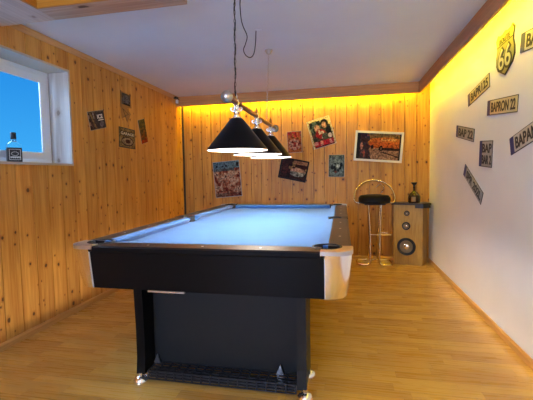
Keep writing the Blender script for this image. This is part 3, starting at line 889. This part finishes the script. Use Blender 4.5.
# 1 tall comic style tin sign, lower left of the back wall
t = wall_thing('tin_sign', 'tall busy red and brown sign with a blue grey headline, left on the back wall', 'wall sign', 'back', -1.655, 1.138, 4.5)
tin(.41, .53, t)
def f1(u, v):
    if v > .80:
        return lerp(sr(95, 125, 140), sr(35, 35, 50), 1 if (v < .95 and v > .84 and vn(u * 14, v * 6, 3) > .52) else 0)
    if v > .74 and u < .8: return lerp(sr(110, 125, 130), sr(60, 40, 50), vn(u * 9, v * 9))
    t_ = vn(u * 7 + v * 5, v * 10 - u * 4, 5) * .6 + vn(u * 19, v * 21, 6) * .5
    c = pal([sr(50, 15, 20), sr(120, 40, 30), sr(165, 100, 70), sr(215, 180, 150), sr(90, 40, 40)], t_)
    if v < .12: c = lerp(c, sr(70, 25, 25), .6)
    return c
print_sheet('print', .395, .515, f1, t)
# 2 small red sign
t = wall_thing('tin_sign', 'small faded red sign above the dark framed picture beside the lampshades', 'wall sign', 'back', -.655, 1.645, 2.5)
tin(.205, .30, t)
def f2(u, v):
    base = lerp(sr(185, 120, 60), sr(165, 95, 45), vn(u * 4, v * 6, 9))
    if v > .72: return lerp(base, sr(165, 40, 45), 1 if vn(u * 11, v * 5, 2) > .38 else .2)
    if ell(u, v, .5, .38, .44, .27):
        return pal([sr(60, 40, 60), sr(140, 25, 35), sr(205, 160, 150), sr(70, 50, 80)], vn(u * 9, v * 13, 4))
    return lerp(base, sr(150, 50, 50), .35)
print_sheet('print', .195, .29, f2, t, n=34)
# 3 cream poster with couple
t = wall_thing('poster', 'tilted cream bordered poster of a couple with a red foot', 'poster', 'back', -.28, 1.762, 15)
tin(.32, .395, t, m='frame_white')
def f3(u, v):
    cr = sr(232, 210, 155)
    if u < .07 or u > .95 or v > .94: return cr
    c = pal([sr(30, 35, 30), sr(75, 75, 55), sr(120, 50, 40)], vn(u * 6, v * 7, 12))
    if v > .72 and u > .55: c = cr
    if ell(u, v, .30, .74, .26, .22): c = sr(25, 38, 32) if vn(u * 8, v * 8, 3) > .4 else sr(95, 110, 95)
    if ell(u, v, .36, .68, .12, .13): c = sr(215, 160, 130)
    if ell(u, v, .72, .80, .17, .14): c = sr(35, 30, 28)
    if ell(u, v, .70, .74, .10, .11): c = sr(225, 170, 135)
    if ell(u, v, .45, .46, .22, .17): c = sr(175, 35, 35) if vn(u * 12, v * 12, 8) > .35 else sr(220, 190, 170)
    if ell(u, v, .88, .50, .16, .16): c = sr(28, 24, 24)
    if ell(u, v, .62, .36, .13, .10): c = sr(90, 90, 75)
    if ell(u, v, .84, .33, .09, .08): c = sr(215, 195, 180)
    if v < .22: c = sr(175, 30, 50) if vn(u * 10, v * 6, 21) > .35 else sr(215, 140, 140)
    if v < .05: c = sr(110, 25, 35)
    return c
print_sheet('print', .312, .387, f3, t, n=52)
# 4 dark framed picture
t = wall_thing('framed_picture', 'small dark framed picture of a vehicle, hanging crooked beside the lampshades', 'picture', 'back', -.673, 1.258, -12)
bm = B(); w, h, b = .40, .30, .02
for x0, x1, z0, z1 in ((-w / 2, w / 2, -h / 2, -h / 2 + b), (-w / 2, w / 2, h / 2 - b, h / 2), (-w / 2, -w / 2 + b, -h / 2 + b, h / 2 - b), (w / 2 - b, w / 2, -h / 2 + b, h / 2 - b)):
    box(bm, x0, x1, -.014, 0, z0, z1)
obj('picture_frame', bm, M['frame_black'], t)
def f4(u, v):
    c = pal([sr(18, 8, 7), sr(70, 28, 20), sr(60, 42, 28)], vn(u * 6, v * 6, 31))
    if v > .5 and u > .3 and vn(u * 8, v * 7, 33) > .5: c = sr(175, 130, 75)
    if v > .80 and u > .45: c = sr(190, 130, 90)
    if ell(u, v, .68, .42, .30, .20): c = sr(205, 150, 125) if v > .42 else sr(130, 120, 110)
    if ell(u, v, .66, .28, .26, .12): c = pal([sr(50, 55, 55), sr(190, 185, 175), sr(40, 38, 38)], vn(u * 14, v * 9, 35))
    if u < .25 and v > .25: c = lerp(c, sr(90, 35, 30), vn(u * 15, v * 8, 36))
    return c
print_sheet('print', .365, .265, f4, t, y=-.005)
# 5 grey sign
t = wall_thing('tin_sign', 'small upright grey blue sign between the cream poster and the large picture', 'wall sign', 'back', -.077, 1.298, -1)
tin(.215, .305, t)
def f5(u, v):
    n_ = vn(u * 10, v * 13, 41)
    c = lerp(sr(105, 118, 120), sr(135, 150, 150), n_)
    if abs(u - .5) > .43 or abs(v - .5) > .45: return sr(95, 105, 100)
    if ell(u, v, .48, .42, .36, .22) and n_ > .42: c = sr(35, 42, 48)
    if ell(u, v, .60, .5, .12, .08): c = sr(195, 205, 205)
    if ell(u, v, .82, .56, .1, .09): c = sr(30, 35, 40)
    if ell(u, v, .45, .22, .10, .05): c = sr(110, 55, 50)
    if v > .8 and vn(u * 13, v * 5, 44) > .5: c = sr(80, 92, 98)
    return c
print_sheet('print', .207, .297, f5, t, n=34)
# 6 large picture with car
t = wall_thing('framed_picture', 'large silver framed picture of an orange old car on a street, right above the stool', 'picture', 'back', .478, 1.544, -4.8)
w, h, b = .625, .405, .028
bm = B()
for x0, x1, z0, z1 in ((-w / 2, w / 2, -h / 2, -h / 2 + b), (-w / 2, w / 2, h / 2 - b, h / 2), (-w / 2, -w / 2 + b, -h / 2 + b, h / 2 - b), (w / 2 - b, w / 2, -h / 2 + b, h / 2 - b)):
    box(bm, x0, x1, -.018, 0, z0, z1)
obj('picture_frame', bm, M['frame_white'], t)
def f6(u, v):
    c = lerp(sr(120, 85, 50), sr(180, 120, 60), vn(u * 7, v * 6, 51))
    if v > .82: c = lerp(sr(75, 75, 40), sr(180, 130, 60), vn(u * 9, v * 8, 52))
    # road
    if v < .50: c = lerp(sr(135, 95, 70), sr(185, 140, 110), vn(u * 5 + v * 6, v * 12, 53))
    if v < .30 and u > .55 and abs(v - (.36 - .45 * (u - .45))) < .025: c = sr(70, 45, 35)
    # car body
    if ell(u, v, .66, .68, .40, .17): c = lerp(sr(190, 85, 20), sr(230, 140, 50), vn(u * 10, v * 8, 54))
    if .28 < u < .99 and .44 < v < .66: c = lerp(sr(185, 75, 20), sr(215, 110, 35), vn(u * 9, v * 7, 55))
    if .55 < u < .88 and .73 < v < .80: c = sr(235, 165, 80)
    if .50 < u < .99 and .36 < v < .48 - .05 * (u - .5): c = sr(55, 30, 22)
    if ell(u, v, .56, .44, .045, .10): c = sr(150, 110, 85) if ell(u, v, .56, .44, .02, .05) else sr(30, 18, 16)
    if ell(u, v, .36, .48, .035, .08): c = sr(40, 22, 20)
    # dark crowd on the left
    if u < .30 - .1 * v + .08 * vn(v * 8, 1, 56):
        c = pal([sr(28, 25, 38), sr(70, 35, 35), sr(40, 50, 60), sr(170, 70, 60)], vn(u * 16, v * 12, 57))
        if u < .08: c = sr(28, 25, 30)
    if ell(u, v, .12, .5, .03, .14): c = sr(205, 130, 110)
    if u > .96: c = sr(60, 45, 40)
    return c
print_sheet('print', w - 2 * b + .008, h - 2 * b + .008, f6, t, y=-.006, n=64)

# left wall signs
t = wall_thing('tin_sign', 'small dark grey tilted sign with white lettering, nearest the window', 'wall sign', 'left', 3.195, 1.756, 14)
tin(.25, .178, t)
def g1(u, v):
    c = lerp(sr(48, 50, 58), sr(72, 72, 76), vn(u * 6, v * 5, 61))
    if u < .45:
        c = lerp(c, sr(90, 60, 55), vn(u * 12, v * 6, 62))
        if abs(u - (.12 + .25 * (1 - v))) < .045: c = sr(150, 125, 85)
        if abs(u - (.33 - .02 * v)) < .03 and v > .6: c = sr(190, 180, 175)
    if u < .07: c = sr(165, 125, 110) if vn(u * 3, v * 9, 63) > .4 else sr(60, 30, 35)
    if ell(u, v, .76, .25, .14, .18): c = sr(110, 105, 115)
    if v < .05 or v > .95 or u > .96: c = sr(110, 95, 80)
    return c
print_sheet('print', .244, .172, g1, t, n=36)
text_mesh('lettering', 'ICE', .085, .042, M['white_ink'], t, (.05, -.0052, .030), .02)
bm = B(); box(bm, .015, .10, -.005, -.0045, -.008, .000); obj('print_line', bm, M['white_ink'], t)
t = wall_thing('tin_sign', 'narrow tall sign with grey blue picture above a zigzag arrow, topmost on the left wall', 'wall sign', 'left', 3.70, 1.965, -2)
q = [(-.105, .165), (.085, .150), (.105, .01), (.02, -.005), (.09, -.06), (.02, -.165), (-.02, -.11), (-.085, -.14), (-.10, -.02)]
bm = B(); a = [bm.verts.new((x, -.003, z)) for x, z in q]; b = [bm.verts.new((x, 0, z)) for x, z in q]
bm.faces.new(a); bm.faces.new(b[::-1])
for i in range(len(q)): bm.faces.new((a[i], b[i], b[(i + 1) % len(q)], a[(i + 1) % len(q)]))
obj('backing', bm, mat('faded_brown_print', sr(150, 105, 55), .5), t)
bm = B(); box(bm, -.105, -.098, -.0045, -.0025, -.02, .16)
for p0, p1 in (((-.06, -.03), (.04, -.07)), ((.04, -.07), (-.05, -.11)), ((-.07, -.02), (.01, -.15))):
    tube(bm, [(p0[0], -.0035, p0[1]), (p1[0], -.0035, p1[1])], .0025, 5)
obj('outline_print', bm, M['black_ink'], t)
def g2(u, v):
    c = lerp(sr(110, 95, 75), sr(85, 90, 100), vn(u * 5, v * 5, 71))
    if ell(u, v, .55, .45, .36, .42): c = lerp(sr(80, 85, 105), sr(125, 128, 135), vn(u * 8, v * 8, 72))
    if v < .16 and u > .2: c = sr(45, 40, 40)
    return c
pz = print_sheet('print', .165, .125, g2, t, n=22); pz.location = (-.004, 0, .085)
t = wall_thing('tin_sign', 'pale rectangular sign with dark headline and oval emblem, lower centre of the left wall', 'wall sign', 'left', 3.70, 1.626, -1.5)
tin(.315, .22, t, m='black_ink')
def g3(u, v):
    c = lerp(sr(160, 140, 100), sr(140, 115, 75), vn(u * 5, v * 5, 81))
    if .60 < v < .86 and .05 < u < .95: c = sr(50, 35, 32)
    if ell(u, v, .5, .32, .40, .26): c = sr(80, 55, 55)
    if ell(u, v, .5, .32, .34, .20): c = sr(170, 150, 125)
    if ell(u, v, .52, .32, .16, .12): c = sr(75, 35, 40)
    return c
print_sheet('print', .295, .20, g3, t, n=44)
text_mesh('lettering', 'GARAGE', .25, .032, M['plate'], t, (0, -.0052, .046), .02)
t = wall_thing('tin_sign', 'narrow tilted sign fading from green to rusty red, rightmost on the left wall', 'wall sign', 'left', 4.035, 1.738, 15)
tin(.155, .285, t)
def g4(u, v):
    c = lerp(sr(165, 70, 25), sr(120, 105, 45), (v - .1) * 1.6)
    n_ = vn(u * 5, v * 14, 91)
    if n_ > .55: c = lerp(c, sr(70, 70, 45), .7)
    if v < .14: c = sr(165, 50, 25) if vn(u * 6, 1, 92) > .3 else sr(190, 120, 50)
    return c
print_sheet('print', .148, .278, g4, t, n=30)

# little bracket at the ceiling
t = thing('wall_bracket', 'small black bracket with a white tip at the top left corner of the cornice', 'bracket', (XL, CY - .08, ZC - .03))
bm = B(); box(bm, 0, .05, -.035, .035, -.012, .014, bev=.003); tube(bm, [(.03, .01, -.002), (.055, .05, -.012)], .006, 8)
obj('clamp', bm, M['black_plastic'], t)
bm = B(); box(bm, .015, .045, .012, .05, -.07, -.02, bev=.005); obj('tip', bm, M['white_pvc'], t)['label'] = 'white tip'

# ------------------------------------------------------------------ cove light strips
bm = B(); box(bm, XL + .05, CX - .02, CY + .0225, CY + .026, ZC - .012, ZC + .001)
t = obj('light_strip', bm, M['led'], loc=None); tag(t, 'yellow light strip hidden behind the back cornice board', 'light strip')
bm = B(); box(bm, CX + .0225, CX + .026, YF + .05, CY - .02, ZC - .012, ZC + .001)
t = obj('light_strip', bm, M['led']); tag(t, 'yellow light strip hidden behind the right cornice board', 'light strip')
def area(name, loc, rot, sx, sy, col, power, shape='RECTANGLE', spread=PI):
    l = bpy.data.lights.new(name, 'AREA'); l.shape = shape; l.size = sx; l.size_y = sy; l.color = col; l.energy = power; l.spread = spread
    o = bpy.data.objects.new(name, l); C.objects.link(o); o.location = loc; o.rotation_euler = rot; return o
YEL = (1., .78, .005)
# tilt so the strips shine down onto the walls
area('cove_glow', ((XL + CX) / 2, CY + .05, ZC - .02), (math.radians(68), 0, 0), CX - XL - .1, .02, YEL, 20)
area('cove_glow', (CX + .05, (YF + CY) / 2, ZC - .02), (math.radians(68), 0, -PI / 2), CY - YF - .1, .02, YEL, 29)

# fill lamps added out of view, behind the viewer and in the recess
t = thing('fill_ceiling_lamp', 'added round opal fill lamp behind the viewer, unseen', 'added fill lamp', (-.1, -1.0, ZC))
bm = B(); lathe(bm, [(0, 0), (.17, 0), (.17, -.02), (0, -.02)], seg=32); obj('fill_lamp_base', bm, M['white_pvc'], t, smooth=True)
bm = B(); lathe(bm, [(.16, -.02), (.165, -.04), (.13, -.075), (.06, -.092), (0, -.095)], seg=32); obj('fill_diffuser', bm, M['fill_lamp_glass'], t, smooth=True)
t = thing('fill_recess_lamp', 'added small round fill lamp inside the ceiling recess, unseen', 'added fill lamp', (-1.5, .9, RZ))
bm = B(); lathe(bm, [(0, 0), (.07, 0), (.07, -.02), (0, -.02)], seg=24); obj('fill_lamp_base', bm, M['white_pvc'], t, smooth=True)
bm = B(); lathe(bm, [(.06, -.02), (.06, -.04), (.04, -.055), (0, -.06)], seg=24); obj('fill_diffuser', bm, mat('amber_fill_lamp', (.9, .7, .4), .4, emis=(1., .62, .25), es=3.), t, smooth=True)

# daylight: blue evening sky outside the window
area('sky_light', (XL - 1.3, (WY0 + WY1) / 2 - .2, 2.75), (0, math.radians(-60), 0), 1.2, 1.8, (.35, .60, 1.), 85)
area('sky_light', (-1.25, YF - .24, 1.52), (math.radians(90), 0, 0), 1.5, 1.15, (.42, .58, 1.), 100)  # added bluish fill outside the unseen rear window
# world
w_ = bpy.data.worlds.new('World'); SC.world = w_; w_.use_nodes = True
bg = w_.node_tree.nodes['Background']; bg.inputs[1].default_value = .46
_n = w_.node_tree.nodes; _l = w_.node_tree.links
_tc = _n.new('ShaderNodeTexCoord'); _sp = _n.new('ShaderNodeSeparateXYZ'); _cr = _n.new('ShaderNodeValToRGB')
_l.new(_tc.outputs['Generated'], _sp.inputs[0]); _l.new(_sp.outputs[2], _cr.inputs[0]); _l.new(_cr.outputs[0], bg.inputs[0])
_cr.color_ramp.elements[0].position = .0; _cr.color_ramp.elements[0].color = (.06, .46, .98, 1)
_cr.color_ramp.elements[1].position = .30; _cr.color_ramp.elements[1].color = (.012, .25, .78, 1)

# ------------------------------------------------------------------ camera
F = Vector((-0.203156, 0.97726356, -0.06069243)); R_c = Vector((0.97913512, 0.20246565, -0.01738049)); U_c = Vector((0.00469719, 0.06295704, 0.99800518))
cd = bpy.data.cameras.new('camera'); co = bpy.data.objects.new('camera', cd); C.objects.link(co)
co.matrix_world = Matrix(((R_c.x, U_c.x, -F.x, 0), (R_c.y, U_c.y, -F.y, 0), (R_c.z, U_c.z, -F.z, 1.2), (0, 0, 0, 1)))
cd.sensor_fit = 'HORIZONTAL'; cd.sensor_width = 36; cd.lens = 36 * 365.532 / 533
cd.shift_y = (196.424 - 200) / 533; cd.clip_start = .02
SC.camera = co
SC.view_settings.view_transform = 'Standard'; SC.view_settings.look = 'None'; SC.view_settings.gamma = 1
SC.view_settings.use_curve_mapping = False
SC.view_settings.exposure = 1.1
